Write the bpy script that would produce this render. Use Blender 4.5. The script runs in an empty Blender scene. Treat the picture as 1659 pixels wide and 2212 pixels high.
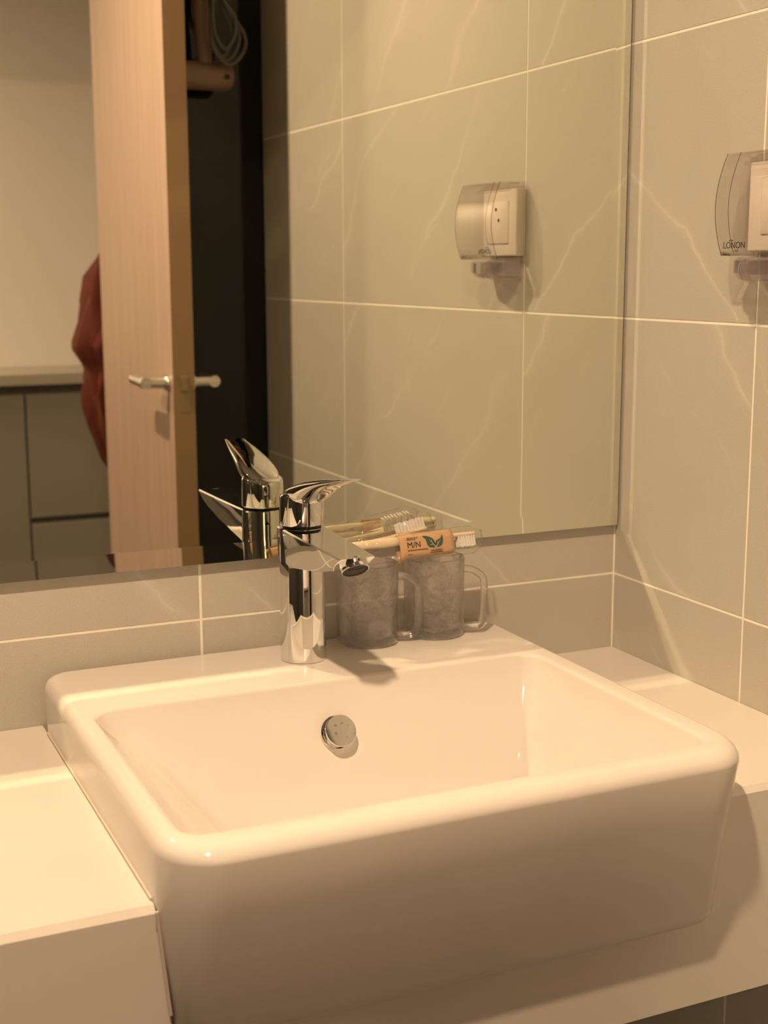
import bpy, bmesh, math, random
from mathutils import Vector, Matrix, noise

# ------------------------------------------------------------ camera, world, light, exposure
ZC = 0.80                      # height of the vanity top above the floor; every z below is given from that top
SC = bpy.context.scene
COL = SC.collection
random.seed(7)

def setup_camera():
    yaw, pit, rol, f = 0.4276843, -0.1787640, -0.0029866, 2911.155
    fw = Vector((math.sin(yaw)*math.cos(pit), math.cos(yaw)*math.cos(pit), math.sin(pit)))
    r = Vector((math.cos(yaw), -math.sin(yaw), 0)); u = r.cross(fw)
    r2 = math.cos(rol)*r + math.sin(rol)*u; u2 = -math.sin(rol)*r + math.cos(rol)*u
    M = Matrix((r2, u2, -fw)).transposed().to_4x4()
    M.translation = Vector((-0.896646, -1.309480, 0.446875 + ZC))
    cd = bpy.data.cameras.new('camera'); cam = bpy.data.objects.new('camera', cd)
    COL.objects.link(cam); cam.matrix_world = M
    cd.sensor_fit = 'VERTICAL'; cd.sensor_height = 36; cd.sensor_width = 27
    cd.lens = f/2212*36
    cd.clip_start = 0.02
    cd.dof.use_dof = True; cd.dof.focus_distance = 1.27; cd.dof.aperture_fstop = 8.5
    SC.camera = cam
setup_camera()

w = bpy.data.worlds.new('world'); SC.world = w; w.use_nodes = True
w.node_tree.nodes['Background'].inputs[0].default_value = (1, 0.75, 0.5, 1)
w.node_tree.nodes['Background'].inputs[1].default_value = 0.0
SC.view_settings.view_transform = 'Standard'; SC.view_settings.look = 'None'
SC.view_settings.gamma = 1; SC.view_settings.use_curve_mapping = False
SC.view_settings.exposure = -0.99
WARM = (1.0, 0.69, 0.425)
LAMP_POS = (-0.94, -0.905); LAMP = 5600.0; LAMP_R = 0.034
HALL_LIGHT = 1400.0
CEIL = 1.50
SC.cycles.use_guiding = True
SC.cycles.use_surface_guiding = True
SC.cycles.guiding_training_samples = 64
SC.cycles.surface_guiding_probability = 0.85
SC.cycles.sample_clamp_indirect = 30
SC.cycles.max_bounces = 8; SC.cycles.diffuse_bounces = 3; SC.cycles.glossy_bounces = 5
SC.cycles.transmission_bounces = 8; SC.cycles.transparent_max_bounces = 16
SC.cycles.caustics_reflective = True; SC.cycles.caustics_refractive = True
SC.cycles.blur_glossy = 0.0

# ------------------------------------------------------------ materials
def new_mat(name):
    m = bpy.data.materials.new(name); m.use_nodes = True
    nt = m.node_tree; b = nt.nodes['Principled BSDF']
    return m, nt, b
def pbr(name, col, rough=0.5, metal=0.0, spec=0.5, coat=0.0, bump=None):
    m, nt, b = new_mat(name)
    b.inputs['Base Color'].default_value = (*col, 1); b.inputs['Roughness'].default_value = rough
    b.inputs['Metallic'].default_value = metal; b.inputs['Specular IOR Level'].default_value = spec
    b.inputs['Coat Weight'].default_value = coat
    if bump:
        sc, st, di = bump
        n = nt.nodes.new('ShaderNodeTexNoise'); n.inputs['Scale'].default_value = sc; n.inputs['Detail'].default_value = 4
        bp = nt.nodes.new('ShaderNodeBump'); bp.inputs['Strength'].default_value = st; bp.inputs['Distance'].default_value = di
        tc = nt.nodes.new('ShaderNodeTexCoord')
        nt.links.new(tc.outputs['Object'], n.inputs['Vector'])
        nt.links.new(n.outputs['Fac'], bp.inputs['Height']); nt.links.new(bp.outputs[0], b.inputs['Normal'])
    return m
def math_node(nt, op, a, b=None, clamp=False):
    n = nt.nodes.new('ShaderNodeMath'); n.operation = op; n.use_clamp = clamp
    for i, v in enumerate((a, b)):
        if v is None: continue
        if isinstance(v, (int, float)): n.inputs[i].default_value = v
        else: nt.links.new(v, n.inputs[i])
    return n.outputs[0]
def mix_rgb(nt, fac, a, b, blend='MIX'):
    n = nt.nodes.new('ShaderNodeMix'); n.data_type = 'RGBA'; n.blend_type = blend
    if isinstance(fac, (int, float)): n.inputs[0].default_value = fac
    else: nt.links.new(fac, n.inputs[0])
    for i, v in ((6, a), (7, b)):
        if isinstance(v, tuple): n.inputs[i].default_value = (*v, 1)
        else: nt.links.new(v, n.inputs[i])
    return n.outputs[2]
def noise_node(nt, vec, scale, detail=4, rough=0.5):
    n = nt.nodes.new('ShaderNodeTexNoise'); n.inputs['Scale'].default_value = scale
    n.inputs['Detail'].default_value = detail; n.inputs['Roughness'].default_value = rough
    nt.links.new(vec, n.inputs['Vector']); return n

def tile_material():
    m, nt, b = new_mat('stone_tile')
    tc = nt.nodes.new('ShaderNodeTexCoord'); oi = nt.nodes.new('ShaderNodeObjectInfo')
    sc = nt.nodes.new('ShaderNodeVectorMath'); sc.operation = 'SCALE'; sc.inputs[0].default_value = (7.3, 4.1, 9.7)
    nt.links.new(oi.outputs['Random'], sc.inputs['Scale'])
    ad = nt.nodes.new('ShaderNodeVectorMath'); ad.operation = 'ADD'
    nt.links.new(tc.outputs['Object'], ad.inputs[0]); nt.links.new(sc.outputs[0], ad.inputs[1])
    P = ad.outputs[0]
    def dot(vec):
        d = nt.nodes.new('ShaderNodeVectorMath'); d.operation = 'DOT_PRODUCT'; d.inputs[1].default_value = vec
        nt.links.new(P, d.inputs[0]); return d.outputs['Value']
    warp = noise_node(nt, P, 2.8, 2, 0.5)
    warp2 = noise_node(nt, P, 12.0, 4, 0.6)
    v = math_node(nt, 'ADD', dot((0.8, -0.8, 0.75)), math_node(nt, 'ADD', math_node(nt, 'MULTIPLY', warp.outputs['Fac'], 0.24), math_node(nt, 'MULTIPLY', warp2.outputs['Fac'], 0.038)))
    def veins(freq, seed):
        sn = math_node(nt, 'ABSOLUTE', math_node(nt, 'SINE', math_node(nt, 'ADD', math_node(nt, 'MULTIPLY', v, freq), seed)))
        return math_node(nt, 'SUBTRACT', 1.0, sn)
    def broken(scale, lo, gain):
        m = noise_node(nt, P, scale, 3, 0.6)
        return math_node(nt, 'MULTIPLY', math_node(nt, 'SUBTRACT', m.outputs['Fac'], lo, True), gain, True)
    a = veins(14.0, 0.4); b2 = veins(23.0, 1.3)
    fine = math_node(nt, 'MULTIPLY', math_node(nt, 'POWER', a, 32.0), broken(6.0, 0.42, 5.0))
    fine2 = math_node(nt, 'MULTIPLY', math_node(nt, 'POWER', b2, 26.0), broken(8.0, 0.50, 6.0))
    wide = math_node(nt, 'MULTIPLY', math_node(nt, 'POWER', a, 5.0), broken(5.0, 0.44, 4.0))
    vv = math_node(nt, 'ADD', math_node(nt, 'ADD', math_node(nt, 'MULTIPLY', fine, 0.34), math_node(nt, 'MULTIPLY', fine2, 0.26)), math_node(nt, 'MULTIPLY', wide, 0.20), True)
    cloud = noise_node(nt, P, 2.0, 5, 0.6)
    c0 = mix_rgb(nt, cloud.outputs['Fac'], (0.455, 0.435, 0.385), (0.54, 0.52, 0.455))
    c1 = mix_rgb(nt, vv, c0, (0.80, 0.755, 0.69))
    gr = noise_node(nt, tc.outputs['Object'], 700, 2)
    g = math_node(nt, 'MULTIPLY_ADD', gr.outputs['Fac'], 0.34); 
    g.node.inputs[2].default_value = 0.83
    c2 = mix_rgb(nt, 1.0, c1, (1, 1, 1), 'MULTIPLY')
    comb = nt.nodes.new('ShaderNodeCombineColor')
    for i in range(3): nt.links.new(g, comb.inputs[i])
    nt.links.new(comb.outputs[0], c2.node.inputs[7])
    nt.links.new(c2, b.inputs['Base Color'])
    b.inputs['Roughness'].default_value = 0.42; b.inputs['Specular IOR Level'].default_value = 0.35
    bp = nt.nodes.new('ShaderNodeBump'); bp.inputs['Strength'].default_value = 0.25; bp.inputs['Distance'].default_value = 0.0004
    nt.links.new(gr.outputs['Fac'], bp.inputs['Height']); nt.links.new(bp.outputs[0], b.inputs['Normal'])
    return m
def wood_material():
    m, nt, b = new_mat('oak_veneer')
    tc = nt.nodes.new('ShaderNodeTexCoord')
    mp = nt.nodes.new('ShaderNodeMapping'); mp.inputs['Scale'].default_value = (14, 14, 0.7)
    nt.links.new(tc.outputs['Object'], mp.inputs['Vector'])
    n1 = noise_node(nt, mp.outputs[0], 3.0, 6, 0.6)
    mp2 = nt.nodes.new('ShaderNodeMapping'); mp2.inputs['Scale'].default_value = (60, 60, 1.2)
    nt.links.new(tc.outputs['Object'], mp2.inputs['Vector'])
    n2 = noise_node(nt, mp2.outputs[0], 4.0, 3)
    c = mix_rgb(nt, n1.outputs['Fac'], (0.38, 0.265, 0.205), (0.62, 0.46, 0.375))
    c = mix_rgb(nt, math_node(nt, 'MULTIPLY', n2.outputs['Fac'], 0.35), c, (0.31, 0.21, 0.16))
    nt.links.new(c, b.inputs['Base Color']); b.inputs['Roughness'].default_value = 0.5
    return m
def mirror_material():
    m = bpy.data.materials.new('mirror_silver'); m.use_nodes = True; nt = m.node_tree
    nt.nodes.clear(); o = nt.nodes.new('ShaderNodeOutputMaterial')
    g = nt.nodes.new('ShaderNodeBsdfGlossy'); g.inputs['Color'].default_value = (0.845, 0.865, 0.78, 1); g.inputs['Roughness'].default_value = 0.0
    nt.links.new(g.outputs[0], o.inputs[0]); return m
def clear_material(name, tint, refr, ior=1.3, rough=0.02, gloss_boost=1.0, haze=0.0, bump=None):
    # clear plastic: part of the light passes straight through, part refracts, the Fresnel part reflects
    m = bpy.data.materials.new(name); m.use_nodes = True; nt = m.node_tree
    nt.nodes.clear(); o = nt.nodes.new('ShaderNodeOutputMaterial')
    t = nt.nodes.new('ShaderNodeBsdfTransparent'); t.inputs[0].default_value = (*tint, 1)
    g = nt.nodes.new('ShaderNodeBsdfGlass'); g.inputs['IOR'].default_value = ior; g.inputs['Roughness'].default_value = 0.0
    g.inputs[0].default_value = (*tint, 1)
    gl = nt.nodes.new('ShaderNodeBsdfGlossy'); gl.inputs['Roughness'].default_value = rough
    fr = nt.nodes.new('ShaderNodeLayerWeight'); fr.inputs['Blend'].default_value = 0.5
    fac = math_node(nt, 'MULTIPLY_ADD', math_node(nt, 'POWER', fr.outputs['Facing'], 4.0), 0.7 * gloss_boost, True)
    fac.node.inputs[2].default_value = 0.035 * gloss_boost
    mx = nt.nodes.new('ShaderNodeMixShader'); mx.inputs[0].default_value = refr
    nt.links.new(t.outputs[0], mx.inputs[1]); nt.links.new(g.outputs[0], mx.inputs[2])
    if bump:
        tc = nt.nodes.new('ShaderNodeTexCoord'); nz = noise_node(nt, tc.outputs['Object'], bump[0], 2, 0.5)
        bp = nt.nodes.new('ShaderNodeBump'); bp.inputs['Strength'].default_value = bump[1]; bp.inputs['Distance'].default_value = bump[2]
        nt.links.new(nz.outputs['Fac'], bp.inputs['Height'])
        for q in (g, gl): nt.links.new(bp.outputs[0], q.inputs['Normal'])
    if haze:
        tr = nt.nodes.new('ShaderNodeBsdfTranslucent'); tr.inputs[0].default_value = (0.8, 0.79, 0.80, 1)
        mh = nt.nodes.new('ShaderNodeMixShader'); mh.inputs[0].default_value = haze
        nt.links.new(mx.outputs[0], mh.inputs[1]); nt.links.new(tr.outputs[0], mh.inputs[2]); mx = mh
    m2 = nt.nodes.new('ShaderNodeMixShader'); nt.links.new(fac, m2.inputs[0])
    nt.links.new(mx.outputs[0], m2.inputs[1]); nt.links.new(gl.outputs[0], m2.inputs[2])
    nt.links.new(m2.outputs[0], o.inputs[0]); return m
def emit_material(name, col, s):
    m = bpy.data.materials.new(name); m.use_nodes = True; nt = m.node_tree
    nt.nodes.clear(); o = nt.nodes.new('ShaderNodeOutputMaterial')
    e = nt.nodes.new('ShaderNodeEmission'); e.inputs[0].default_value = (*col, 1); e.inputs[1].default_value = s
    nt.links.new(e.outputs[0], o.inputs[0]); return m
def chrome_material():
    m, nt, b = new_mat('chrome')
    b.inputs['Base Color'].default_value = (0.80, 0.80, 0.79, 1); b.inputs['Metallic'].default_value = 1
    tc = nt.nodes.new('ShaderNodeTexCoord')
    vo = nt.nodes.new('ShaderNodeTexVoronoi'); vo.inputs['Scale'].default_value = 130
    nt.links.new(tc.outputs['Object'], vo.inputs['Vector'])
    d = math_node(nt, 'LESS_THAN', vo.outputs['Distance'], 0.2)
    n = noise_node(nt, tc.outputs['Object'], 40, 2)
    k = math_node(nt, 'MULTIPLY', d, math_node(nt, 'MULTIPLY', math_node(nt, 'SUBTRACT', n.outputs['Fac'], 0.5, True), 6.0, True))
    nt.links.new(math_node(nt, 'MULTIPLY_ADD', k, 0.22), b.inputs['Roughness'])
    b.inputs['Roughness'].links[0].from_node.inputs[2].default_value = 0.03
    return m

M = dict(
    tile=tile_material(), grout=pbr('grout', (0.90, 0.87, 0.78), 0.8),
    porcelain=pbr('porcelain', (0.78, 0.74, 0.695), 0.05, spec=0.5),
    quartz=pbr('white_quartz', (0.72, 0.68, 0.63), 0.08, spec=0.45),
    caulk=pbr('silicone', (0.62, 0.55, 0.46), 0.4),
    mirror=mirror_material(), mirror_edge=pbr('mirror_edge', (0.03, 0.035, 0.03), 0.3),
    chrome=chrome_material(), black=pbr('black_rubber', (0.008, 0.010, 0.008), 0.6),
    mug=clear_material('clear_acrylic', (0.995, 0.99, 0.995), 0.40, 1.42, 0.06, 2.0, 0.025, (120, 0.8, 0.003)), mug_handle=clear_material('clear_acrylic_handle', (0.995, 0.99, 0.995), 0.7, 1.45, 0.10, 1.8),
    cover=clear_material('clear_polycarbonate', (0.97, 0.96, 0.957), 0.0, 1.2, 0.04, 0.8),
    grip=clear_material('smoky_polycarbonate', (0.92, 0.90, 0.915), 0.0, 1.2, 0.06, 1.2, 0.22),
    cover_edge=clear_material('polycarbonate_edge', (0.62, 0.60, 0.59), 0.0, 1.2, 0.05, 1.0),
    film=clear_material('cellophane', (0.985, 0.98, 0.97), 0.0, 1.1, 0.10, 1.6, 0.04, (160, 1.0, 0.004)),
    plate=pbr('white_plastic', (0.82, 0.78, 0.72), 0.3), ink=pbr('dark_ink', (0.02, 0.025, 0.025), 0.6),
    kraft=pbr('kraft_paper', (0.56, 0.36, 0.20), 0.75, bump=(300, 0.3, 0.0003)),
    leaf=pbr('green_ink', (0.045, 0.085, 0.068), 0.6), pale_ink=pbr('pale_ink', (0.66, 0.56, 0.40), 0.6),
    bristle=pbr('nylon', (0.86, 0.84, 0.80), 0.5), bamboo=pbr('bamboo', (0.80, 0.67, 0.48), 0.5, bump=(200, 0.2, 0.0003)),
    paper=pbr('white_paper', (0.84, 0.82, 0.78), 0.6),
    wood=wood_material(), bronze=pbr('dull_bronze', (0.30, 0.22, 0.13), 0.5, metal=0.6), shaded_edge=pbr('shaded_edge', (0.26, 0.165, 0.085), 0.5), steel=pbr('brushed_steel', (0.72, 0.70, 0.66), 0.28, metal=1),
    gloss_black=pbr('black_glass', (0.007, 0.008, 0.007), 0.06, spec=0.35),
    dryer=pbr('beige_plastic', (0.21, 0.135, 0.10), 0.4), cord=pbr('grey_rubber', (0.085, 0.082, 0.073), 0.5),
    cream=pbr('cream_paint', (0.86, 0.82, 0.78), 0.7), cabinet=pbr('taupe_laminate', (0.25, 0.23, 0.20), 0.5),
    ledge=pbr('ledge_laminate', (0.42, 0.385, 0.335), 0.5),
    recess_shade=pbr('recess_shade', (0.10, 0.09, 0.075), 0.5),
    rust=pbr('rust_cloth', (0.115, 0.017, 0.0065), 0.85, bump=(90, 0.5, 0.002)),
    dark_stone=pbr('dark_stone', (0.05, 0.047, 0.042), 0.35),
    floor=pbr('floor_tile', (0.08, 0.075, 0.065), 0.4), ceiling=pbr('white_paint', (0.45, 0.43, 0.41), 0.8),
)

# ------------------------------------------------------------ helpers
def world_loc(o):
    v = Vector((0, 0, 0))
    while o: v = v + o.location; o = o.parent
    return v
def link_mesh(name, bm, mat, parent=None, smooth=None, loc=None):
    """bm is in room coordinates (z from the vanity top); the object's origin is its parent's or loc."""
    base = world_loc(parent) if parent else Vector((0, 0, 0))
    org = Vector((loc[0], loc[1], loc[2] + ZC)) if loc is not None else base
    bmesh.ops.translate(bm, verts=bm.verts, vec=Vector((0, 0, ZC)) - org)
    bmesh.ops.recalc_face_normals(bm, faces=bm.faces)
    me = bpy.data.meshes.new(name); bm.to_mesh(me); bm.free()
    if mat: me.materials.append(mat)
    if smooth is not None:
        me.set_sharp_from_angle(angle=math.radians(smooth))
        for p in me.polygons: p.use_smooth = True
    o = bpy.data.objects.new(name, me); COL.objects.link(o)
    if parent: o.parent = parent
    o.location = org - base
    return o
def thing(name, loc, label, cat, group=None):
    o = bpy.data.objects.new(name, None); COL.objects.link(o)
    o.empty_display_size = 0.05; o.location = (loc[0], loc[1], loc[2] + ZC)
    o['label'] = label; o['category'] = cat
    if group: o['group'] = group
    return o
def tag(o, label, cat, group=None):
    o['label'] = label; o['category'] = cat
    if group: o['group'] = group
    return o
def struct(name, bm, mat, parent=None, smooth=None):
    o = link_mesh(name, bm, mat, parent, smooth); o['kind'] = 'structure'; return o
def box(bm, x0, x1, y0, y1, z0, z1, bev=0.0, seg=2, mtx=None):
    r = bmesh.ops.create_cube(bm, size=1.0); vs = r['verts']
    for v in vs:
        v.co = Vector(((x0+x1)/2 + v.co.x*(x1-x0), (y0+y1)/2 + v.co.y*(y1-y0), (z0+z1)/2 + v.co.z*(z1-z0)))
    if bev > 0:
        es = list({e for v in vs for e in v.link_edges})
        rr = bmesh.ops.bevel(bm, geom=es, offset=bev, segments=seg, profile=0.5, affect='EDGES')
        vs = list({v for f in rr['faces'] for v in f.verts} | {v for v in vs if v.is_valid})
    if mtx is not None:
        for v in vs: v.co = mtx @ v.co
    return vs
def loft(bm, rings, cap0=True, cap1=True, closed=True):
    vr = [[bm.verts.new(p) for p in ring] for ring in rings]
    n = len(vr[0])
    for a, b in zip(vr[:-1], vr[1:]):
        for i in range(n if closed else n-1):
            j = (i+1) % n
            bm.faces.new((a[i], a[j], b[j], b[i]))
    if cap0: bm.faces.new(vr[0][::-1])
    if cap1: bm.faces.new(vr[-1])
    return vr
def lathe(bm, prof, c, seg=48, axis=None, cap=True):
    """prof: list of (r, h) along axis from c."""
    A = Vector(axis).normalized() if axis else Vector((0, 0, 1))
    T = Vector((1, 0, 0)) if abs(A.x) < 0.9 else Vector((0, 1, 0))
    U = (T - A*T.dot(A)).normalized(); V = A.cross(U)
    rings = [[Vector(c) + A*h + (U*math.cos(2*math.pi*i/seg) + V*math.sin(2*math.pi*i/seg))*max(r, 1e-5) for i in range(seg)] for r, h in prof]
    loft(bm, rings, cap, cap)
def tube(bm, pts, r, seg=12, cap=True, closed=False, sy=1.0):
    pts = [Vector(p) for p in pts]; n = len(pts); rings = []
    up = None
    for i, p in enumerate(pts):
        if closed: d = (pts[(i+1) % n] - pts[i-1]).normalized()
        else: d = (pts[min(i+1, n-1)] - pts[max(i-1, 0)]).normalized()
        if up is None:
            t = Vector((0, 0, 1)) if abs(d.z) < 0.9 else Vector((1, 0, 0)); up = (t - d*t.dot(d)).normalized()
        else: up = (up - d*up.dot(d)).normalized()
        s = d.cross(up); rr = r[i] if isinstance(r, (list, tuple)) else r
        rings.append([p + (up*math.cos(2*math.pi*k/seg) + s*sy*math.sin(2*math.pi*k/seg))*rr for k in range(seg)])
    if closed:
        rings.append(rings[0][:]); vr = loft(bm, rings[:-1], False, False)
        a, b = vr[-1], vr[0]
        for i in range(seg): bm.faces.new((a[i], a[(i+1) % seg], b[(i+1) % seg], b[i]))
    else: loft(bm, rings, cap, cap)
def smooth_path(pts, k=6, closed=False):
    pts = [Vector(p) for p in pts]; n = len(pts); out = []
    for i in range(n if closed else n-1):
        if closed: p0, p1, p2, p3 = pts[i-1], pts[i], pts[(i+1) % n], pts[(i+2) % n]
        else: p0, p1, p2, p3 = pts[max(i-1, 0)], pts[i], pts[i+1], pts[min(i+2, n-1)]
        for j in range(k):
            t = j/k
            out.append(0.5*((2*p1) + (p2-p0)*t + (2*p0-5*p1+4*p2-p3)*t*t + (3*p1-p0-3*p2+p3)*t**3))
    if not closed: out.append(pts[-1])
    return out
def rrect(x0, x1, y0, y1, rf, rb, z, n=8):
    """rounded rectangle ring; rf = radius at the y0 (front) corners, rb at the y1 (back) corners"""
    out = []
    for cx, cy, r, a0 in ((x1-rb, y1-rb, rb, 0), (x0+rb, y1-rb, rb, 90), (x0+rf, y0+rf, rf, 180), (x1-rf, y0+rf, rf, 270)):
        for i in range(n+1):
            a = math.radians(a0 + 90*i/n); out.append(Vector((cx + r*math.cos(a), cy + r*math.sin(a), z)))
    return out
def text_part(name, s, size, mtx, mat, parent, ext=0.0001, bold=0.0, align='CENTER'):
    cu = bpy.data.curves.new(name, 'FONT'); cu.body = s; cu.size = size; cu.extrude = ext; cu.offset = bold
    cu.align_x = align; cu.align_y = 'CENTER'
    ob = bpy.data.objects.new(name, cu); COL.objects.link(ob)
    dg = bpy.context.evaluated_depsgraph_get(); me = bpy.data.meshes.new_from_object(ob.evaluated_get(dg))
    bpy.data.objects.remove(ob)
    bm = bmesh.new(); bm.from_mesh(me); bpy.data.meshes.remove(me)
    for v in bm.verts: v.co = mtx @ v.co
    return link_mesh(name, bm, mat, parent)
def frame(o, u, v):
    u = Vector(u).normalized(); v = Vector(v); v = (v - u*v.dot(u)).normalized(); n = u.cross(v)
    m = Matrix((u, v, n)).transposed().to_4x4(); m.translation = Vector(o); return m

# ------------------------------------------------------------ the room
XL = -1.60; XW = -2.20; YD = -1.75; YH = -3.30; FL = -ZC
ROW = 0.30; Z1 = 0.0903
def slab(name, *a, mat='cream', **k):
    bm = bmesh.new(); box(bm, *a); return struct(name, bm, M[mat], **k)
wall_back = slab('wall_back', XW, 0.06, 0.0005, 0.10, FL, CEIL, mat='grout')
wall_right = slab('wall_right', 0.0005, 0.10, YD, 0.0005, FL, CEIL, mat='grout')
slab('wall_left', XW-0.1, XW, YH, 0.10, FL, CEIL, mat='dark_stone')
bm = bmesh.new()
box(bm, XW, -1.02, YD-0.10, YD, FL, CEIL); box(bm, -0.160, 0.10, YD-0.10, YD, FL, CEIL); box(bm, -1.02, -0.160, YD-0.10, YD, 1.337, CEIL)
struct('wall_front', bm, M['dark_stone'])
slab('wall_hall', XW, 0.70, YH-0.1, YH, FL, CEIL)
slab('wall_hall_right', 0.60, 0.70, YH, YD-0.10, FL, CEIL)
slab('wall_hall_nib', -0.10, 0.60, -2.12, YD-0.10, FL, CEIL)
slab('floor', XW-0.1, 0.70, YH-0.1, 0.10, FL-0.05, FL, mat='floor')
slab('ceiling', XW-0.1, 0.70, YH-0.1, 0.10, CEIL, CEIL+0.05, mat='ceiling')
slab('wall_partition', -0.158, -0.0005, YD+0.0005, -1.2236, FL, CEIL, mat='gloss_black')

def tiles():
    g = 0.0015; cache = {}
    def tile(parent, a0, a1, z0, z1, plane):
        key = (plane, round(a1-a0, 4), round(z1-z0, 4))
        me = cache.get(key)
        if me is None:
            bm = bmesh.new(); ha, hz = (a1-a0)/2 - g, (z1-z0)/2 - g
            if plane == 'b': box(bm, -ha, ha, 0.0, 0.0010, -hz, hz)
            else: box(bm, 0.0, 0.0010, -ha, ha, -hz, hz)
            me = bpy.data.meshes.new('tile'); bm.to_mesh(me); bm.free(); me.materials.append(M['tile']); cache[key] = me
        o = bpy.data.objects.new('tile', me); COL.objects.link(o); o.parent = parent
        c = ((a0+a1)/2, 0, (z0+z1)/2 + ZC) if plane == 'b' else (0, (a0+a1)/2, (z0+z1)/2 + ZC)
        o.location = c
    for k in range(-1, 1):
        for a0, a1 in ((-0.5082, 0.0), (-1.1082, -0.5082)):
            tile(wall_back, a0, a1, Z1 + (k)*ROW, Z1 + (k+1)*ROW, 'b')
    for k in range(-3, 4):
        for a0, a1 in ((-0.2347, 0.0), (-0.8347, -0.2347), (-1.2236, -0.8347)):
            tile(wall_right, a0, a1, Z1 + k*ROW, Z1 + (k+1)*ROW, 'r')
tiles()

# ------------------------------------------------------------ lights
def downlight(x, y, power):
    t = thing('ceiling_downlight', (x, y, CEIL), 'small recessed round downlight in the bathroom ceiling', 'light')
    r = LAMP_R
    bm = bmesh.new(); lathe(bm, [(r+0.001, 0), (r+0.018, 0), (r+0.018, -0.004), (r+0.006, -0.006), (r+0.001, -0.003)], (x, y, CEIL), 40, cap=False)
    link_mesh('trim_ring', bm, M['plate'], t, 40)
    bm = bmesh.new(); lathe(bm, [(r, -0.0015), (r, -0.003)], (x, y, CEIL), 32)
    link_mesh('lens', bm, emit_material('lamp_lens', WARM, power), t)
downlight(*LAMP_POS, LAMP)
t = thing('hall_fill_lamp', (-1.55, -2.75, CEIL), 'unseen round ceiling lamp added to light the hall beyond the door', 'light')  # lamp added out of view to brighten the hall wall
bm = bmesh.new(); lathe(bm, [(0.081, 0), (0.095, -0.004), (0.090, -0.006), (0.081, -0.004)], (-1.55, -2.75, CEIL), 40, cap=False)
link_mesh('lamp_rim', bm, M['plate'], t, 40)
bm = bmesh.new(); lathe(bm, [(0.08, -0.002), (0.08, -0.004)], (-1.55, -2.75, CEIL), 40)
link_mesh('diffuser', bm, emit_material('hall_diffuser', WARM, HALL_LIGHT), t)

# ------------------------------------------------------------ mirror
def mirror():
    x0, x1, z0, z1, y, b, d = -1.50, -0.0025, 0.1501, 1.15, -0.0074, 0.019, 0.0012
    t = thing('wall_mirror', ((x0+x1)/2, 0, z0), 'large mirror with a narrow slanted rim on the tiled wall above the basin', 'mirror')
    def plane(q, name='mirror_glass'):
        bm = bmesh.new(); bm.faces.new([bm.verts.new(p) for p in q]); return link_mesh(name, bm, M['mirror'], t)
    I = [(x0+b, y, z0+b), (x1-b, y, z0+b), (x1-b, y, z1-b), (x0+b, y, z1-b)]
    O = [(x0, y-d, z0), (x1, y-d, z0), (x1, y-d, z1), (x0, y-d, z1)]
    plane(I)
    bm = bmesh.new(); vi = [bm.verts.new(p) for p in I]; vo = [bm.verts.new(p) for p in O]
    for i in range(4): bm.faces.new((vo[i], vo[(i+1) % 4], vi[(i+1) % 4], vi[i]))
    link_mesh('bevelled_border', bm, M['mirror'], t)
    bm = bmesh.new(); v0 = [bm.verts.new(p) for p in O]; v1 = [bm.verts.new((p[0], 0.0, p[2])) for p in O]
    for i in range(4): bm.faces.new((v0[i], v0[(i+1) % 4], v1[(i+1) % 4], v1[i]))
    bm.faces.new(v1)
    link_mesh('mirror_edge', bm, M['mirror_edge'], t)
mirror()

# ------------------------------------------------------------ vanity counter
def counter():
    yf, th, zb = -0.428, 0.02, -0.193
    t = thing('vanity_counter', (-0.8, -0.2, zb), 'white stone vanity counter with deep front apron around the basin', 'counter')
    def top(x0, x1):
        bm = bmesh.new(); c = 0.005
        prof = [(-0.0005, -th), (-0.0005, 0.0), (yf + c, 0.0), (yf, -c), (yf, -th)]
        a = [bm.verts.new((x0, p[0], p[1])) for p in prof]; b = [bm.verts.new((x1, p[0], p[1])) for p in prof]
        for i in range(5): bm.faces.new((a[i], a[(i+1) % 5], b[(i+1) % 5], b[i]))
        bm.faces.new(a[::-1]); bm.faces.new(b)
        link_mesh('worktop', bm, M['quartz'], t)
    top(XL, -0.6744); top(-0.1728, -0.0005)
    bm = bmesh.new(); yb = yf + 0.02
    # apron with a notch for the basin, drawn as one outline in x,z
    out = [(XL, -th), (-0.6726, -th), (-0.6662, -0.085), (-0.6640, -0.104), (-0.6580, -0.1140), (-0.187, -0.1140), (-0.1820, -0.104), (-0.1796, -0.085), (-0.1744, -th), (-0.0005, -th), (-0.0005, zb), (XL, zb)]
    a = [bm.verts.new((p[0], yf, p[1])) for p in out]; b = [bm.verts.new((p[0], yb, p[1])) for p in out]
    n = len(out)
    for i in range(n): bm.faces.new((a[i], a[(i+1) % n], b[(i+1) % n], b[i]))
    bm.faces.new(a[::-1]); bm.faces.new(b)
    link_mesh('apron', bm, M['quartz'], t)
counter()

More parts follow.
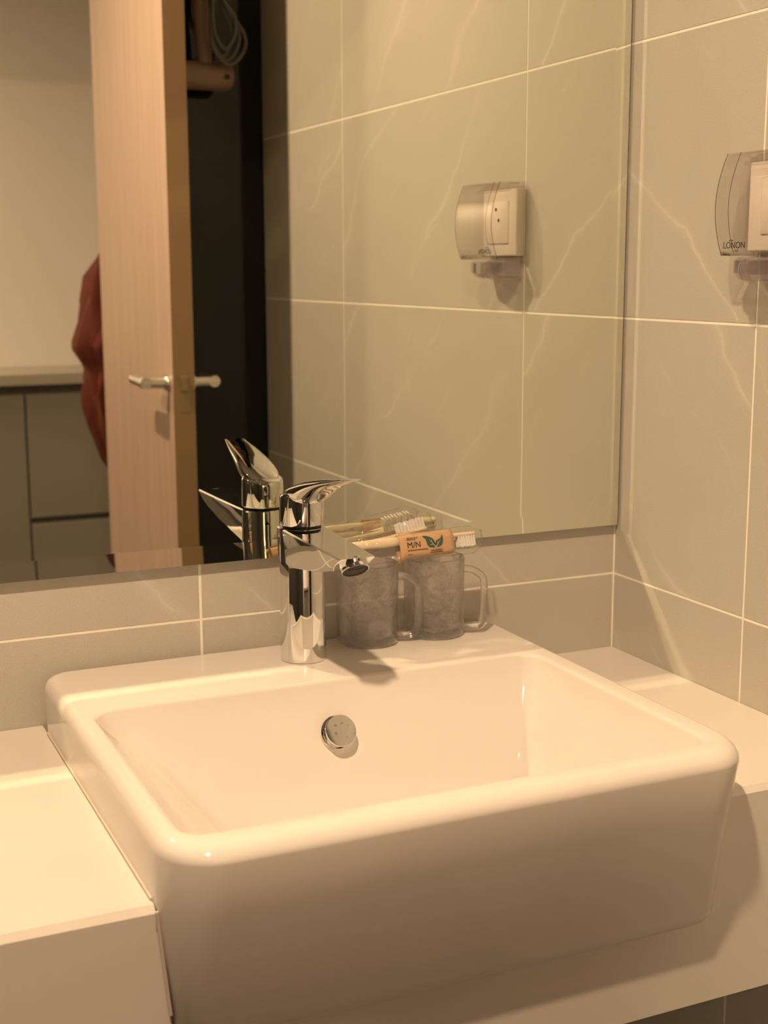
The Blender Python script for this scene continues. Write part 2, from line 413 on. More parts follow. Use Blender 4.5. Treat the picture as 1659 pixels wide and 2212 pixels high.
# ------------------------------------------------------------ basin
def basin():
    t = thing('wash_basin', (-0.422, -0.22, -0.113), 'large rectangular white ceramic basin set into the counter', 'basin')
    bm = bmesh.new(); R = []
    def ring(x0, x1, y0, y1, rf, rb, z): R.append(rrect(x0, x1, y0, y1, rf, rb, z))
    ring(-0.640, -0.204, -0.424, -0.020, 0.020, 0.02, -0.1130)
    ring(-0.652, -0.192, -0.4345, -0.008, 0.021, 0.024, -0.1125)
    ring(-0.660, -0.185, -0.4405, -0.004, 0.022, 0.025, -0.1085)
    ring(-0.664, -0.1815, -0.4440, -0.003, 0.023, 0.025, -0.100)
    ring(-0.6740, -0.1735, -0.4630, -0.003, 0.040, 0.025, 0.0)
    ex, zt, rr = (-0.6755, -0.1720, -0.4730, -0.003), 0.0555, 0.013
    for i in range(9):
        a = math.radians(90*i/8); s = rr*(1-math.cos(a)); z = zt - rr + rr*math.sin(a)
        s2 = s*1.5
        ring(ex[0]+s*0.75, ex[1]-s*0.75, ex[2]+s2, ex[3]-s*0.7, 0.044-s*0.6, 0.025-s*0.4, z)
    it = (-0.655, -0.2005, -0.4410, -0.1465)
    ri = 0.005
    for i in range(6):
        a = math.radians(90*i/5); s = ri*math.sin(a); z = zt - ri*(1-math.cos(a))
        ring(it[0]-ri+s, it[1]+ri-s, it[2]-ri+s, it[3]+ri-s, 0.022, 0.022, z)
    ib = (-0.560, -0.243, -0.405, -0.206); zb = -0.050
    for k in (0.25, 0.5, 0.75, 1.0):
        L = lambda i: it[i] + (ib[i]-it[i])*(k**0.92)
        ring(L(0), L(1), L(2), L(3), 0.018, 0.018, zt - ri + (zb - zt + ri)*k)
    for k in (0.35, 0.7, 1.0):
        s = 0.026*k
        ring(ib[0]+s, ib[1]-s, ib[2]+s*0.8, ib[3]-s*0.9, 0.022 + 0.02*k, 0.022 + 0.02*k, zb - 0.012*math.sin(k*math.pi/2))
    ring(-0.46, -0.345, -0.36, -0.25, 0.05, 0.05, zb - 0.015)
    loft(bm, R)
    link_mesh('bowl', bm, M['porcelain'], t, 50)
    # silicone bead where basin meets counter
    for sx, xs in ((-1, -0.6746), (1, -0.1726)):
        bm = bmesh.new(); tube(bm, [(xs, -0.03, 0.0016), (xs, -0.2, 0.0016), (xs, -0.418, 0.0016)], 0.0013, 8)
        link_mesh('sealant_bead', bm, M['caulk'], t, 40)
    for pts in ([(-0.1733, -0.4297, -0.003), (-0.1746, -0.4297, -0.02), (-0.1780, -0.4297, -0.06), (-0.1802, -0.4297, -0.086)],
                [(-0.6741, -0.4297, -0.003), (-0.6727, -0.4297, -0.02), (-0.6664, -0.4297, -0.085)]):
        bm = bmesh.new(); tube(bm, pts, 0.0014, 8); link_mesh('sealant_bead', bm, M['caulk'], t, 40)
    # overflow cap
    nrm = Vector((0, -0.86, 0.50)).normalized(); c = Vector((-0.4290, -0.1745, 0.0112))
    bm = bmesh.new(); lathe(bm, [(0.0145, -0.006), (0.0168, 0.0), (0.0168, 0.002), (0.0135, 0.003)], c, 48, nrm)
    link_mesh('overflow_ring', bm, M['chrome'], t, 30)
    bm = bmesh.new(); lathe(bm, [(0.007, 0.002), (0.007, 0.0085), (0.0145, 0.0088), (0.0155, 0.0096), (0.0155, 0.0110), (0.0150, 0.0117), (0.0005, 0.0117)], c, 48, nrm)
    link_mesh('overflow_cap', bm, M['chrome'], t, 30)
    bm = bmesh.new(); lathe(bm, [(0.032, -0.0655), (0.032, -0.0625), (0.028, -0.061), (0.024, -0.062), (0.022, -0.059), (0.004, -0.058)], (-0.402, -0.305, 0), 40)
    link_mesh('drain', bm, M['chrome'], t, 30)
basin()

# ------------------------------------------------------------ faucet
def faucet():
    cx, cy, z0 = -0.4205, -0.066, 0.0555
    t = thing('basin_mixer_tap', (cx, cy, z0), 'chrome single lever mixer tap standing on the basin ledge', 'faucet')
    bm = bmesh.new()
    lathe(bm, [(0.0215, 0.0), (0.0233, 0.0006), (0.0236, 0.003), (0.0232, 0.02), (0.0228, 0.1355), (0.0222, 0.1368), (0.012, 0.1368)], (cx, cy, z0), 72)
    link_mesh('body', bm, M['chrome'], t, 35)
    bm = bmesh.new(); ins = []
    secs = [(-0.052, 0.0224, 0.1475, 0.1922, 0.0), (-0.09, 0.0222, 0.1560, 0.1920, 0.0), (-0.16, 0.0200, 0.1665, 0.1916, 0.0), (-0.2240, 0.0178, 0.1755, 0.1915, 0.024)]
    rings = []
    for y, hw, zb, zt, sl in secs:
        c = 0.0014; ring = []
        for px, pz in ((hw-c, zt), (-(hw-c), zt), (-hw, zt-c), (-hw*0.93, zb+4*c), (-hw*0.80, zb), (hw*0.80, zb), (hw*0.93, zb+4*c), (hw, zt-c)):
            f = (zt - pz)/(zt - zb)
            ring.append(Vector((cx + px - 0.045*(cy - y), y + sl*f, pz)))
        rings.append(ring)
    loft(bm, rings)
    bmesh.ops.bevel(bm, geom=[e for e in bm.edges if e.is_boundary is False and all(v.co.y < -0.19 for v in e.verts)], offset=0.0006, segments=2, affect='EDGES', profile=0.5)
    link_mesh('spout', bm, M['chrome'], t, 25)
    # aerator in the slanted end of the spout
    ax = Vector((0, -0.60, -0.80)).normalized(); c = Vector((cx - 0.0050, -0.2100, 0.1818))
    bm = bmesh.new(); lathe(bm, [(0.0132, -0.003), (0.0132, 0.0052), (0.0128, 0.0058), (0.0121, 0.0058), (0.0119, 0.0046), (0.0119, 0.0030)], c, 48, ax)
    ar = link_mesh('aerator', bm, M['chrome'], t, 30)
    bm = bmesh.new(); lathe(bm, [(0.0118, 0.0028), (0.0118, 0.0050), (0.0108, 0.0054), (0.0103, 0.0050), (0.002, 0.0050)], c, 48, ax)
    link_mesh('aerator_insert', bm, M['black'], ar, 30)
    mt = frame(c + ax*0.0052, (1, 0, 0), (0, -0.8, 0.6)); 
    text_part('lettering', 'OMIP', 0.0068, mt, M['cord'], ar, 0.0002)
    bm = bmesh.new(); lathe(bm, [(0.0195, 0.1360), (0.0195, 0.1400)], (cx, cy, z0), 48)
    link_mesh('seal_ring', bm, M['black'], t, 30)
    # lever cap: cylinder with a top that slopes up towards the user
    bm = bmesh.new(); seg = 64; rings = []
    def zt(y, r): return 0.2290 - (y - cy)*0.16 - 0.0030*(r/0.0226)**2
    for r, f in ((0.0205, 0.0), (0.0222, 0.03), (0.0226, 0.08), (0.0224, 0.85)):
        rings.append([Vector((cx + r*math.cos(a), cy + r*math.sin(a), 0.1945 + f*(zt(cy + r*math.sin(a), 0.0226) - 0.1945))) for a in [2*math.pi*i/seg for i in range(seg)]])
    for r, dz in ((0.0221, -0.0022), (0.0212, -0.0006), (0.0195, 0.0), (0.012, 0.0), (0.001, 0.0)):
        rings.append([Vector((cx + r*math.cos(a), cy + r*math.sin(a), zt(cy + r*math.sin(a), r) + dz)) for a in [2*math.pi*i/seg for i in range(seg)]])
    loft(bm, rings)
    cap = link_mesh('lever_cap', bm, M['chrome'], t, 40)
    bm = bmesh.new(); rings = []; n = 28
    S = [(-0.0505, 0.2245, 0.0010, 0.0035, 0.0130), (-0.060, 0.2269, 0.0035, 0.008, 0.0180), (-0.075, 0.2309, 0.0055, 0.013, 0.0205), (-0.090, 0.2344, 0.0062, 0.0165, 0.0204),
         (-0.103, 0.2376, 0.0060, 0.0150, 0.0196), (-0.118, 0.2408, 0.0054, 0.0095, 0.0184), (-0.138, 0.2446, 0.0046, 0.0058, 0.0170), (-0.156, 0.2481, 0.0036, 0.0042, 0.0156),
         (-0.174, 0.2509, 0.0026, 0.0032, 0.0130), (-0.188, 0.2541, 0.0015, 0.0024, 0.0120), (-0.194, 0.2546, 0.0010, 0.0016, 0.0112), (-0.1960, 0.2547, 0.0004, 0.0006, 0.0095)]
    for y, zc, up, dn, hw in S:
        if y < -0.09: y = -0.09 + (y + 0.09)*0.85
        rings.append([Vector((cx + 0.052*(cy - y) + hw*math.copysign(abs(math.cos(a))**0.75, math.cos(a)), y, zc + (up if math.sin(a) > 0 else dn)*math.copysign(abs(math.sin(a))**0.9, math.sin(a)))) for a in [2*math.pi*i/n for i in range(n)]])
    loft(bm, rings)
    lv = link_mesh('lever', bm, M['chrome'], t, 60)
    sd = lv.modifiers.new('smooth', 'SUBSURF'); sd.levels = 1; sd.render_levels = 1
faucet()

# ------------------------------------------------------------ mugs
def mug(cx, cy, seed, label):
    z0, H, ro, ri = 0.0558, 0.0860, 0.0325, 0.0298
    t = thing('clear_mug', (cx, cy, z0), label, 'mug', 'clear tooth mugs on the basin ledge')
    bm = bmesh.new(); seg = 96; rings = []
    def rg(r, z, amp=0.0):
        out = []
        for i in range(seg):
            a = 2*math.pi*i/seg; p = Vector((math.cos(a)*2.6, math.sin(a)*3.4, z*95 + seed*11))
            k = noise.noise(p) + 0.6*noise.noise(p*2.1)
            q = r + amp*k
            out.append(Vector((cx + q*math.cos(a), cy + q*math.sin(a), z0 + z)))
        return out
    rings.append(rg(0.004, 0.0012)); rings.append(rg(ro-0.004, 0.0012)); rings.append(rg(ro-0.003, 0.0)); rings.append(rg(ro-0.001, 0.0002)); rings.append(rg(ro, 0.0016))
    for k in range(1, 11): rings.append(rg(ro + 0.0006*k/10, 0.0016 + (H-0.0036)*k/10))
    rings.append(rg(ro + 0.0002, H-0.0006)); rings.append(rg(ro-0.0008, H)); rings.append(rg(ri+0.0008, H)); rings.append(rg(ri+0.0003, H-0.0006))
    N = 44
    for k in range(N+1):
        z = H-0.004 - (H-0.014)*k/N
        am = 0.0013*min(1, (H-0.004-z)/0.010)
        rings.append(rg(ri - 0.0004 - 0.0008*k/N - am*0.6, z, am))
    for r, z, am in ((ri-0.004, 0.0075, 0.0012), (ri-0.010, 0.0062, 0.0014), (ri-0.018, 0.0066, 0.0012), (0.004, 0.0060, 0.0)): rings.append(rg(r, z, am))
    loft(bm, rings)
    link_mesh('cup', bm, M['mug'], t, 60)
    d = Vector((0.93, -0.36, 0)).normalized(); bm = bmesh.new()
    pts = []
    for q, z in ((0.0318, 0.0715), (0.0400, 0.0705), (0.0470, 0.0670), (0.0525, 0.0620), (0.0545, 0.0545), (0.0545, 0.0350), (0.0535, 0.0160), (0.0500, 0.0085), (0.0430, 0.0062), (0.0318, 0.0058)):
        pts.append(Vector((cx, cy, z0 + z)) + d*q)
    pts = smooth_path(pts, 5)
    tube(bm, pts, 0.0040, 14, sy=1.25)
    link_mesh('handle', bm, M['mug_handle'], t, 60)
mug(-0.3365, -0.0372, 1, 'clear textured plastic mug nearest to the chrome tap')
mug(-0.2575, -0.0372, 5, 'clear textured plastic mug farther from the tap, under the kraft label')

# ------------------------------------------------------------ toothbrushes in wrappers, lying across the mugs
def brush_set(o, u, v, head_l, bristles_up, labels, kraft, mark, L=0.150):
    """o = middle of the brush head (tip end side), u points from handle to tip, v is the width direction of the flat wrapper (up)"""
    F = frame(o, u, v)
    def P(a, b, c): return F @ Vector((a, b, c))
    tb = thing('toothbrush', P(-L*0.5, 0, 0), labels[0], 'toothbrush', 'wrapped toothbrushes on the mugs')
    s = 1 if bristles_up else -1
    bm = bmesh.new(); rings = []
    for a, hb, hc in ((-L+0.012, 0.001, 0.001), (-L+0.015, 0.0040, 0.0026), (-L*0.6, 0.0050, 0.0032), (-L*0.32, 0.0038, 0.0028), (-0.030, 0.0026, 0.0024), (-0.018, 0.0024, 0.0040), (0.010, 0.0024, 0.0052), (0.016, 0.0022, 0.0044), (0.018, 0.0008, 0.0012)):
        rings.append([P(a, -s*0.006 + hb*math.sin(k*math.pi/8), hc*math.cos(k*math.pi/8)) for k in range(16)])
    loft(bm, rings); link_mesh('brush_handle', bm, M['bamboo'], tb, 60)
    bm = bmesh.new()
    n = 9 if head_l > 0.025 else 7
    for i in range(n):
        for j in range(3):
            a = 0.014 - head_l*i/(n-1); c = (j-1)*0.0030
            p0, p1 = P(a, -s*0.0045, c), P(a + random.uniform(-.0003, .0003), s*(0.0068 + 0.0008*(i % 2)), c)
            tube(bm, [p0, p1], 0.00125, 6)
    link_mesh('bristles', bm, M['bristle'], tb, 40)
    wr = thing('toothbrush_wrapper', P(-L*0.4, 0, 0), labels[1], 'wrapper', 'toothbrush wrappers on the mugs')
    bm = bmesh.new(); rings = []
    nn = 26
    for k in range(nn+1):
        f = k/nn; a = 0.026 - (L+0.016)*f
        e = max(0.02, min(1, math.sin(min(f, 1-f)*math.pi*6 if min(f, 1-f) < 1/12 else math.pi/2)))
        hb = 0.0150 if f > 0.05 else 0.0118
        ring = []
        for q in range(20):
            an = 2*math.pi*q/20
            wv = 0.0011*noise.noise(Vector((a*130, q*0.9, 3.1 if bristles_up else 8.2)))
            ring.append(P(a, (hb*(0.75+0.25*e) + wv)*math.cos(an), (0.0068*e*(0.6 if f > 0.35 else 0.8) + 0.0006 + wv)*math.sin(an)))
        rings.append(ring)
    loft(bm, rings); link_mesh('film', bm, M['film'], wr, 70)
    # paper label folded round the wrapper: a0..a1 along the brush
    a0, a1, hb = kraft
    bm = bmesh.new()
    for cc in (0.0055, -0.0055):
        N2 = 12; g0, g1 = [], []
        rows = []
        for i in range(N2+1):
            a = a0 + (a1-a0)*i/N2; row = []
            for j in range(7):
                b = -hb + 2*hb*j/6
                bulge = cc*(1 - 0.7*abs(b/hb)**5) + 0.0004*noise.noise(Vector((a*150, b*200, cc*900)))
                if i == 0 and j == 0: b -= 0.0045
                row.append(bm.verts.new(P(a, b, bulge)))
            rows.append(row)
        for r0, r1 in zip(rows[:-1], rows[1:]):
            for j in range(6): bm.faces.new((r0[j], r0[j+1], r1[j+1], r1[j]))
    lb = link_mesh('paper_label', bm, M['kraft'], wr, 60)
    so = lb.modifiers.new('thickness', 'SOLIDIFY'); so.thickness = 0.0003; so.offset = 0
    if not mark: return
    z = 0.0061
    def mt(a, b, c=z): 
        m = F.copy(); m.translation = P(a, b, c); return m
    w0 = a1 - a0
    text_part('lettering', 'M/N', 0.0088, mt(a0 + 0.255*w0, 0.0000), M['ink'], lb, 0.00012, 0.0)
    bm = bmesh.new()
    def dash(a, b, l, h):
        x = a
        while x < a + l:
            d = random.uniform(0.0008, 0.0019); box(bm, x, min(x+d, a+l), b-h/2, b+h/2, -0.0001, 0.0001, mtx=F @ Matrix.Translation((0, 0, z))); x += d + 0.0003
    A = lambda f: a0 + f*w0
    dash(A(0.13), 0.0078, 0.0135, 0.0006); dash(A(0.13), 0.0060, 0.0105, 0.0006)
    dash(A(0.13), -0.0052, 0.0235, 0.0007); dash(A(0.55), -0.0075, 0.0135, 0.0007); dash(A(0.53), -0.0098, 0.0150, 0.0007)
    dash(A(0.13), -0.0096, 0.0050, 0.0007)
    link_mesh('small_print', bm, M['ink'], lb)
    def leaf(pts, c, mat, nm):
        bm = bmesh.new(); vs = [bm.verts.new(P(A(0.485)+p[0]*1.12, p[1]*0.82, c)) for p in pts]; vb = [bm.verts.new(P(A(0.485)+p[0]*1.12, p[1]*0.82, c-0.0002)) for p in pts]
        k = len(vs)
        for i in range(k): bm.faces.new((vs[i], vs[(i+1) % k], vb[(i+1) % k], vb[i]))
        bm.faces.new(vs); bm.faces.new(vb[::-1]); return link_mesh(nm, bm, mat, lb)
    e1 = smooth_path([(-0.0035, 0.0105, 0), (0.0020, 0.0095, 0), (0.0068, 0.0060, 0), (0.0088, 0.0010, 0), (0.0088, -0.0050, 0), (0.0045, -0.0052, 0), (0.0015, -0.0025, 0), (0.0003, 0.0025, 0), (-0.0010, 0.0075, 0)], 4, True)
    e2 = smooth_path([(0.0172, 0.0095, 0), (0.0176, 0.0040, 0), (0.0160, -0.0030, 0), (0.0105, -0.0052, 0), (0.0092, -0.0010, 0), (0.0108, 0.0030, 0), (0.0150, 0.0055, 0)], 4, True)
    leaf(e1, z+0.0001, M['leaf'], 'leaf_print'); leaf(e2, z+0.0001, M['leaf'], 'leaf_print')
    bm = bmesh.new()
    for a, b in (((0.0092, -0.0052), (0.0032, 0.0055)), ((0.0092, -0.0052), (0.0150, 0.0035)), ((0.0070, -0.0014), (0.0030, -0.0018)), ((0.0055, 0.0014), (0.0056, 0.0046)), ((0.0118, -0.0010), (0.0120, 0.0020))):
        tube(bm, [P(A(0.485)+a[0]*1.12, a[1]*0.82, z+0.0002), P(A(0.485)+b[0]*1.12, b[1]*0.82, z+0.0002)], [0.0004, 0.0001], 6)
    link_mesh('leaf_veins', bm, M['pale_ink'], lb)
# front pack, face tilted towards the room
brush_set((-0.2345, -0.0560, 0.1600), (0.999, 0.0, 0.012), (0.012, 0.30, 0.95), 0.018, False,
          ('toothbrush in the front wrapper, white bristles beside the printed kraft label', 'clear wrapper with printed kraft paper label lying in front on the mugs'), (-0.075, -0.0115, 0.0128), True)
# rear pack leaning on the mirror behind it
brush_set((-0.2800, -0.0255, 0.1735), (0.985, 0.0, 0.17), (-0.15, 0.28, 0.95), 0.030, True,
          ('toothbrush in the rear wrapper, close to the mirror, bristles upward', 'crumpled clear wrapper leaning near the mirror behind the printed one'), (-0.150, -0.100, 0.0120), False)

# ------------------------------------------------------------ socket with clear splash cover on the right wall
def socket():
    y0, y1 = -0.230, -0.328
    t = thing('wall_socket', (0.0, (y0+y1)/2, 0.505), 'white wall socket under a clear splash cover on the right wall', 'socket')
    bm = bmesh.new(); box(bm, -0.014, -0.0002, -0.3205, -0.2322, 0.462, 0.547, 0.002, 3)
    pl = link_mesh('face_plate', bm, M['plate'], t, 40)
    bm = bmesh.new(); box(bm, -0.0155, -0.0135, -0.305, -0.252, 0.478, 0.532, 0.0015, 2); link_mesh('socket_insert', bm, M['plate'], pl, 40)
    bm = bmesh.new()
    for z, y in ((0.522, -0.283), (0.508, -0.276)): lathe(bm, [(0.0022, 0), (0.0022, -0.0018)], (-0.0142, y, z), 16, (1, 0, 0))
    link_mesh('pin_hole', bm, M['black'], pl)
    # backing frame of the cover
    bm = bmesh.new(); 
    for a in ((-0.0035, -0.0003, y1, y1+0.006, 0.452, 0.556), (-0.0035, -0.0003, y0-0.0055, y0, 0.452, 0.556), (-0.0035, -0.0003, y1+0.006, y0-0.0055, 0.5485, 0.556), (-0.0035, -0.0003, y1+0.006, y0-0.0055, 0.452, 0.4605)): box(bm, *a)
    link_mesh('cover_frame', bm, M['cover'], t)
    # flip-up cover: curved front, two sides, top
    prof = []
    for i in range(13):
        f = i/12; z = 0.5545 - 0.0965*f; prof.append((-(0.0385 + 0.0115*math.sin(math.pi*min(1, f*0.98+0.02))**0.9 + 0.004*f), z))
    bm = bmesh.new(); ya, yb = y0, y1
    A = [bm.verts.new((p[0], ya, p[1])) for p in prof]; B = [bm.verts.new((p[0], yb, p[1])) for p in prof]
    for i in range(12): bm.faces.new((A[i], A[i+1], B[i+1], B[i]))
    SA = [bm.verts.new((-0.004, ya, p[1])) for p in prof]; SB = [bm.verts.new((-0.004, yb, p[1])) for p in prof]
    for i in range(12):
        bm.faces.new((A[i], SA[i], SA[i+1], A[i+1])); bm.faces.new((B[i], B[i+1], SB[i+1], SB[i]))
    bm.faces.new((A[0], B[0], SB[0], SA[0])); 
    cv = link_mesh('cover_lid', bm, M['cover'], t, 25)
    so = cv.modifiers.new('thickness', 'SOLIDIFY'); so.thickness = 0.0016; so.offset = -1
    bm = bmesh.new(); tube(bm, [(p[0], ya, p[1]) for p in prof], 0.0005, 6)
    link_mesh('lid_edge', bm, M['cover_edge'], cv, 60)
    bm = bmesh.new(); tube(bm, [(p[0]+0.0015, ya-0.0175, p[1]) for p in prof], 0.00035, 6)
    link_mesh('lid_edge', bm, M['cover_edge'], cv, 60)
    bm = bmesh.new(); tube(bm, [(p[0], yb, p[1]) for p in prof], 0.0004, 6)
    link_mesh('lid_edge', bm, M['cover_edge'], cv, 60)
    # hinge bar at the top and the rounded finger grip below
    bm = bmesh.new()
    for k in range(3): tube(bm, [(-0.010-0.006*k, y0-0.006, 0.5525-0.0035*k), (-0.010-0.006*k, y1+0.006, 0.5525-0.0035*k)], 0.0022, 10)
    link_mesh('hinge', bm, M['cover'], t, 40)
    bm = bmesh.new(); rings = []
    for i in range(11):
        f = i/10; y = -0.236 - 0.084*f; dp = 0.032 + 0.010*math.sin(math.pi*f); zb = 0.436 - 0.002*math.sin(math.pi*f)
        rings.append([Vector((-0.004, y, zb)), Vector((-dp+0.006, y, zb)), Vector((-dp, y, zb+0.006)), Vector((-dp, y, 0.4535)), Vector((-dp+0.004, y, 0.4565)), Vector((-0.004, y, 0.4565))])
    loft(bm, rings)
    gp = link_mesh('finger_grip', bm, M['grip'], t, 40)
    so = gp.modifiers.new('thickness', 'SOLIDIFY'); so.thickness = 0.0015; so.offset = -1
    bm = bmesh.new(); lathe(bm, [(0.012, 0), (0.0125, 0.003), (0.010, 0.010), (0.004, 0.013)], (-0.030, -0.262, 0.4445), 24, (-1, 0, 0))
    link_mesh('grip_boss', bm, M['grip'], t, 50)
    # brand print low on the front of the cover
    m = frame((-0.0475, -0.2545, 0.4675), (0, -1, 0), (0, 0, 1))
    tx = text_part('lettering', 'LONON', 0.0088, m, M['ink'], cv, 0.0001, 0.0)
    bm = bmesh.new()
    for cx_, s in ((-0.00475, 1), (0.0038, -1)):
        tube(bm, [m @ Vector((cx_ + 0.0022*math.cos(a), s*(0.0042 + 0.0012*math.sin(a)), 0)) for a in [math.pi*k/8 for k in range(9)]], 0.0004, 6)
    link_mesh('brand_arc', bm, M['ink'], cv)
socket()

# ------------------------------------------------------------ door standing open behind the camera (seen in the mirror)
def door():
    a, b, th = Vector((-0.2408, -1.05, 0)), Vector((-0.2060, -1.742, 0)), 0.040
    d = (b-a).normalized(); n = Vector((-d.y, d.x, 0)); n = n if n.x > 0 else -n
    t = bpy.data.objects.new('door_1', None); COL.objects.link(t); t.location = (b.x, b.y, FL + ZC); t['kind'] = 'structure'
    t.empty_display_size = 0.05
    F = Matrix((d, n, Vector((0, 0, 1)))).transposed().to_4x4(); F.translation = a
    L = (b-a).length
    bm = bmesh.new(); box(bm, 0, L, 0, th, FL + 0.006, 1.320, 0.0015, 2, F)
    link_mesh('door_leaf', bm, M['wood'], t)
    bm = bmesh.new(); box(bm, -0.0008, 0.0008, 0.0006, th-0.0006, FL + 0.007, 1.319, mtx=F)  # strip on the latch edge, its shade put into a darker brown
    link_mesh('shaded_edge', bm, M['shaded_edge'], t)
    for side, y in ((-1, 0.0), (1, th)):
        bm = bmesh.new()
        c = F @ Vector((0.034, y, 0.2455)); ax = n*side
        lathe(bm, [(0.0150, 0), (0.0150, 0.006), (0.0135, 0.008), (0.008, 0.008)], c, 32, ax)
        lathe(bm, [(0.0105, 0.006), (0.0105, 0.050), (0.009, 0.051)], c, 24, ax)
        e = c + ax*0.043
        tube(bm, [e - d*0.010, e, e + d*0.06, e + d*0.104, e + d*0.1080], [0.0105, 0.0108, 0.0100, 0.0095, 0.005], 20)
        link_mesh('door_handle', bm, M['steel'], t, 40)
    bm = bmesh.new(); box(bm, -0.0012, 0.001, 0.010, 0.030, 0.195, 0.262, mtx=F); pl = link_mesh('latch_plate', bm, M['bronze'], t)
    bm = bmesh.new(); box(bm, -0.008, 0.001, 0.014, 0.026, 0.232, 0.258, 0.001, 1, F); link_mesh('latch_bolt', bm, M['bronze'], pl)
    bm = bmesh.new()
    for z in (-0.55, 0.2, 0.95): lathe(bm, [(0.007, 0), (0.007, 0.09)], F @ Vector((L+0.001, th, z)), 14)
    link_mesh('hinge', bm, M['steel'], t, 40)
door()

# ------------------------------------------------------------ hair dryer on the black wall
def dryer():
    x0, x1, y, z = -0.235, -0.092, -1.160, 0.792
    t = thing('hair_dryer', (-0.14, -1.2236, 0.80), 'beige hair dryer with grey coiled cord hung on the black wall', 'hair dryer')
    bm = bmesh.new()
    lathe(bm, [(0.001, 0), (0.016, 0.001), (0.0230, 0.007), (0.0252, 0.018), (0.0252, 0.110), (0.023, 0.145), (0.021, 0.150)], (x1+0.012, y, z), 40, (-1, 0, 0))
    link_mesh('barrel', bm, M['dryer'], t, 40)
    bm = bmesh.new()
    tube(bm, smooth_path([(-0.132, y, z+0.02), (-0.134, y, z+0.06), (-0.138, y, z+0.12), (-0.143, y, z+0.20), (-0.146, y, z+0.235)], 5), 0.0148, 20)
    link_mesh('grip', bm, M['dryer'], t, 40)
    bm = bmesh.new(); lathe(bm, [(0.005, 0), (0.005, 0.003)], (-0.0985, y+0.0245, z-0.003), 16, (0, 1, 0)); link_mesh('screw_cap', bm, M['black'], t)
    bm = bmesh.new(); box(bm, -0.185, -0.105, -1.2234, -1.176, 0.945, 1.03, 0.008, 3); link_mesh('holder', bm, M['dryer'], t, 40)
    bm = bmesh.new(); box(bm, -0.150, -0.128, -1.2234, y-0.02, z-0.012, z+0.012, 0.003, 2)
    link_mesh('support_arm', bm, M['dryer'], t, 40)
    bm = bmesh.new()
    zt = z + 0.205; yb = y + 0.030
    for k, (w, zl, xo) in enumerate(((0.019, 0.035, -0.092), (0.028, 0.028, -0.086), (0.036, 0.020, -0.082), (0.024, 0.047, -0.090))):
        pts = [(-0.113+0.002*k, yb, zt), (-0.113+0.001*k, yb+0.003*k, z+0.15), (xo-w*0.9, yb+0.003*k, z+zl+0.045), (xo-w*0.75, yb+0.003*k, z+zl+0.012), (xo, yb+0.003*k, z+zl-0.012),
               (xo+w*0.75, yb+0.003*k, z+zl+0.012), (xo+w*0.8, yb+0.003*k, z+zl+0.045), (-0.096+0.001*k, yb+0.003*k, z+0.125), (-0.098+0.004*k, yb, zt)]
        pts = [(q[0] - 0.016, q[1], q[2] + 0.008) for q in pts]
        tube(bm, smooth_path(pts, 6), 0.0036, 10)
    link_mesh('cord', bm, M['cord'], t, 60)
dryer()

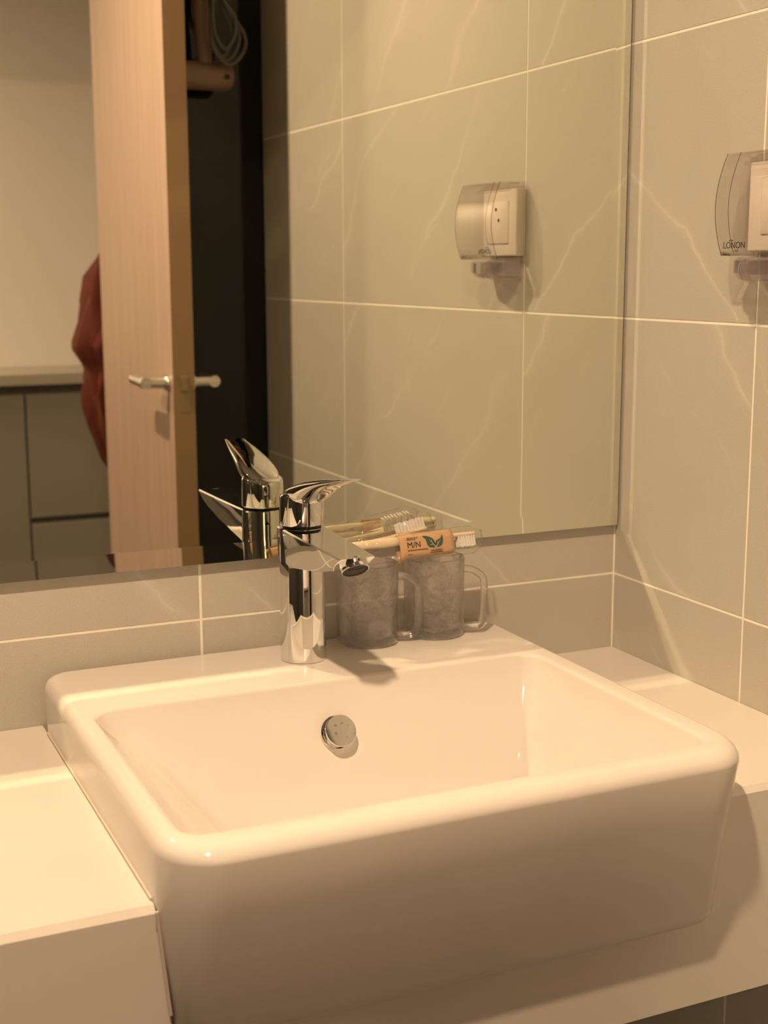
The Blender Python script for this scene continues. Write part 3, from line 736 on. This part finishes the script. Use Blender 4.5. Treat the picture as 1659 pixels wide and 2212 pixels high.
# ------------------------------------------------------------ hall seen through the doorway in the mirror
def hall():
    yf = -2.98
    t = thing('hall_cabinet', (-0.6, -3.1, FL), 'grey hall cabinet with pale top behind the open door', 'cabinet')
    def part(n, mat, *a, bev=0.0):
        bm = bmesh.new(); box(bm, *a, bev, 2); return link_mesh(n, bm, M[mat], t)
    part('cabinet_body', 'recess_shade', -1.25, 0.45, YH+0.0005, yf-0.022, FL+0.0005, 0.0925)  # dark colour stands in for the shadow in the recess under the top
    part('cabinet_top', 'ledge', -1.27, 0.46, YH+0.0005, yf+0.015, 0.0925, 0.129, bev=0.004)
    part('cabinet_door', 'cabinet', -0.72, -0.178, yf-0.022, yf, FL+0.03, 0.063, bev=0.002)
    part('cabinet_door', 'cabinet', -1.245, -0.726, yf-0.022, yf, FL+0.03, 0.063, bev=0.002)
    part('drawer_front', 'cabinet', -0.172, 0.44, yf-0.022, yf, -0.327, 0.063, bev=0.002)
    part('drawer_front', 'cabinet', -0.172, 0.44, yf-0.022, yf, FL+0.03, -0.347, bev=0.002)
    # rust coloured garment hanging from a hook on the hall's side wall
    g = thing('hanging_garment', (-0.13, -2.0, -0.04), 'rust red cloth hanging by the door seen in the mirror', 'cloth')
    bm = bmesh.new(); rings = []
    S = [(0.520, -0.128, 0.02), (0.475, -0.150, 0.05), (0.43, -0.172, 0.075), (0.37, -0.194, 0.09), (0.31, -0.208, 0.10), (0.270, -0.222, 0.105), (0.250, -0.221, 0.10), (0.222, -0.203, 0.085),
         (0.205, -0.196, 0.075), (0.19, -0.199, 0.08), (0.15, -0.202, 0.09), (0.12, -0.200, 0.095), (0.07, -0.190, 0.095), (0.02, -0.170, 0.085), (-0.02, -0.150, 0.07), (-0.05, -0.132, 0.05)]
    n = 40
    for z, xl, wy in S:
        ring = []
        for i in range(n):
            a = 2*math.pi*i/n; xl2 = -0.103 + (xl + 0.103)*0.87; xm = (-0.103 + xl2)/2; hx = (-0.103 - xl2)/2
            k = 0.016*math.sin(6*a + z*11) + 0.010*math.sin(11*a - z*19) + 0.006*math.sin(17*a + z*31)
            k *= min(1, hx/0.03)
            c = math.cos(a); x = xm + hx*c - (k if c < 0.2 else 0)*0.7
            ring.append(Vector((min(x, -0.1025), -2.0 + (wy + k)*math.sin(a), z)))
        rings.append(ring)
    loft(bm, rings); o = link_mesh('cloth', bm, M['rust'], g, 80)
    bm = bmesh.new(); tube(bm, [(-0.1005, -2.0, 0.53), (-0.125, -2.0, 0.525), (-0.135, -2.0, 0.54), (-0.134, -2.0, 0.555)], 0.005, 10)
    hk = link_mesh('wall_hook', bm, M['steel'], None, 40); tag(hk, 'small metal hook on the hall wall holding the rust red cloth', 'hook')
hall()
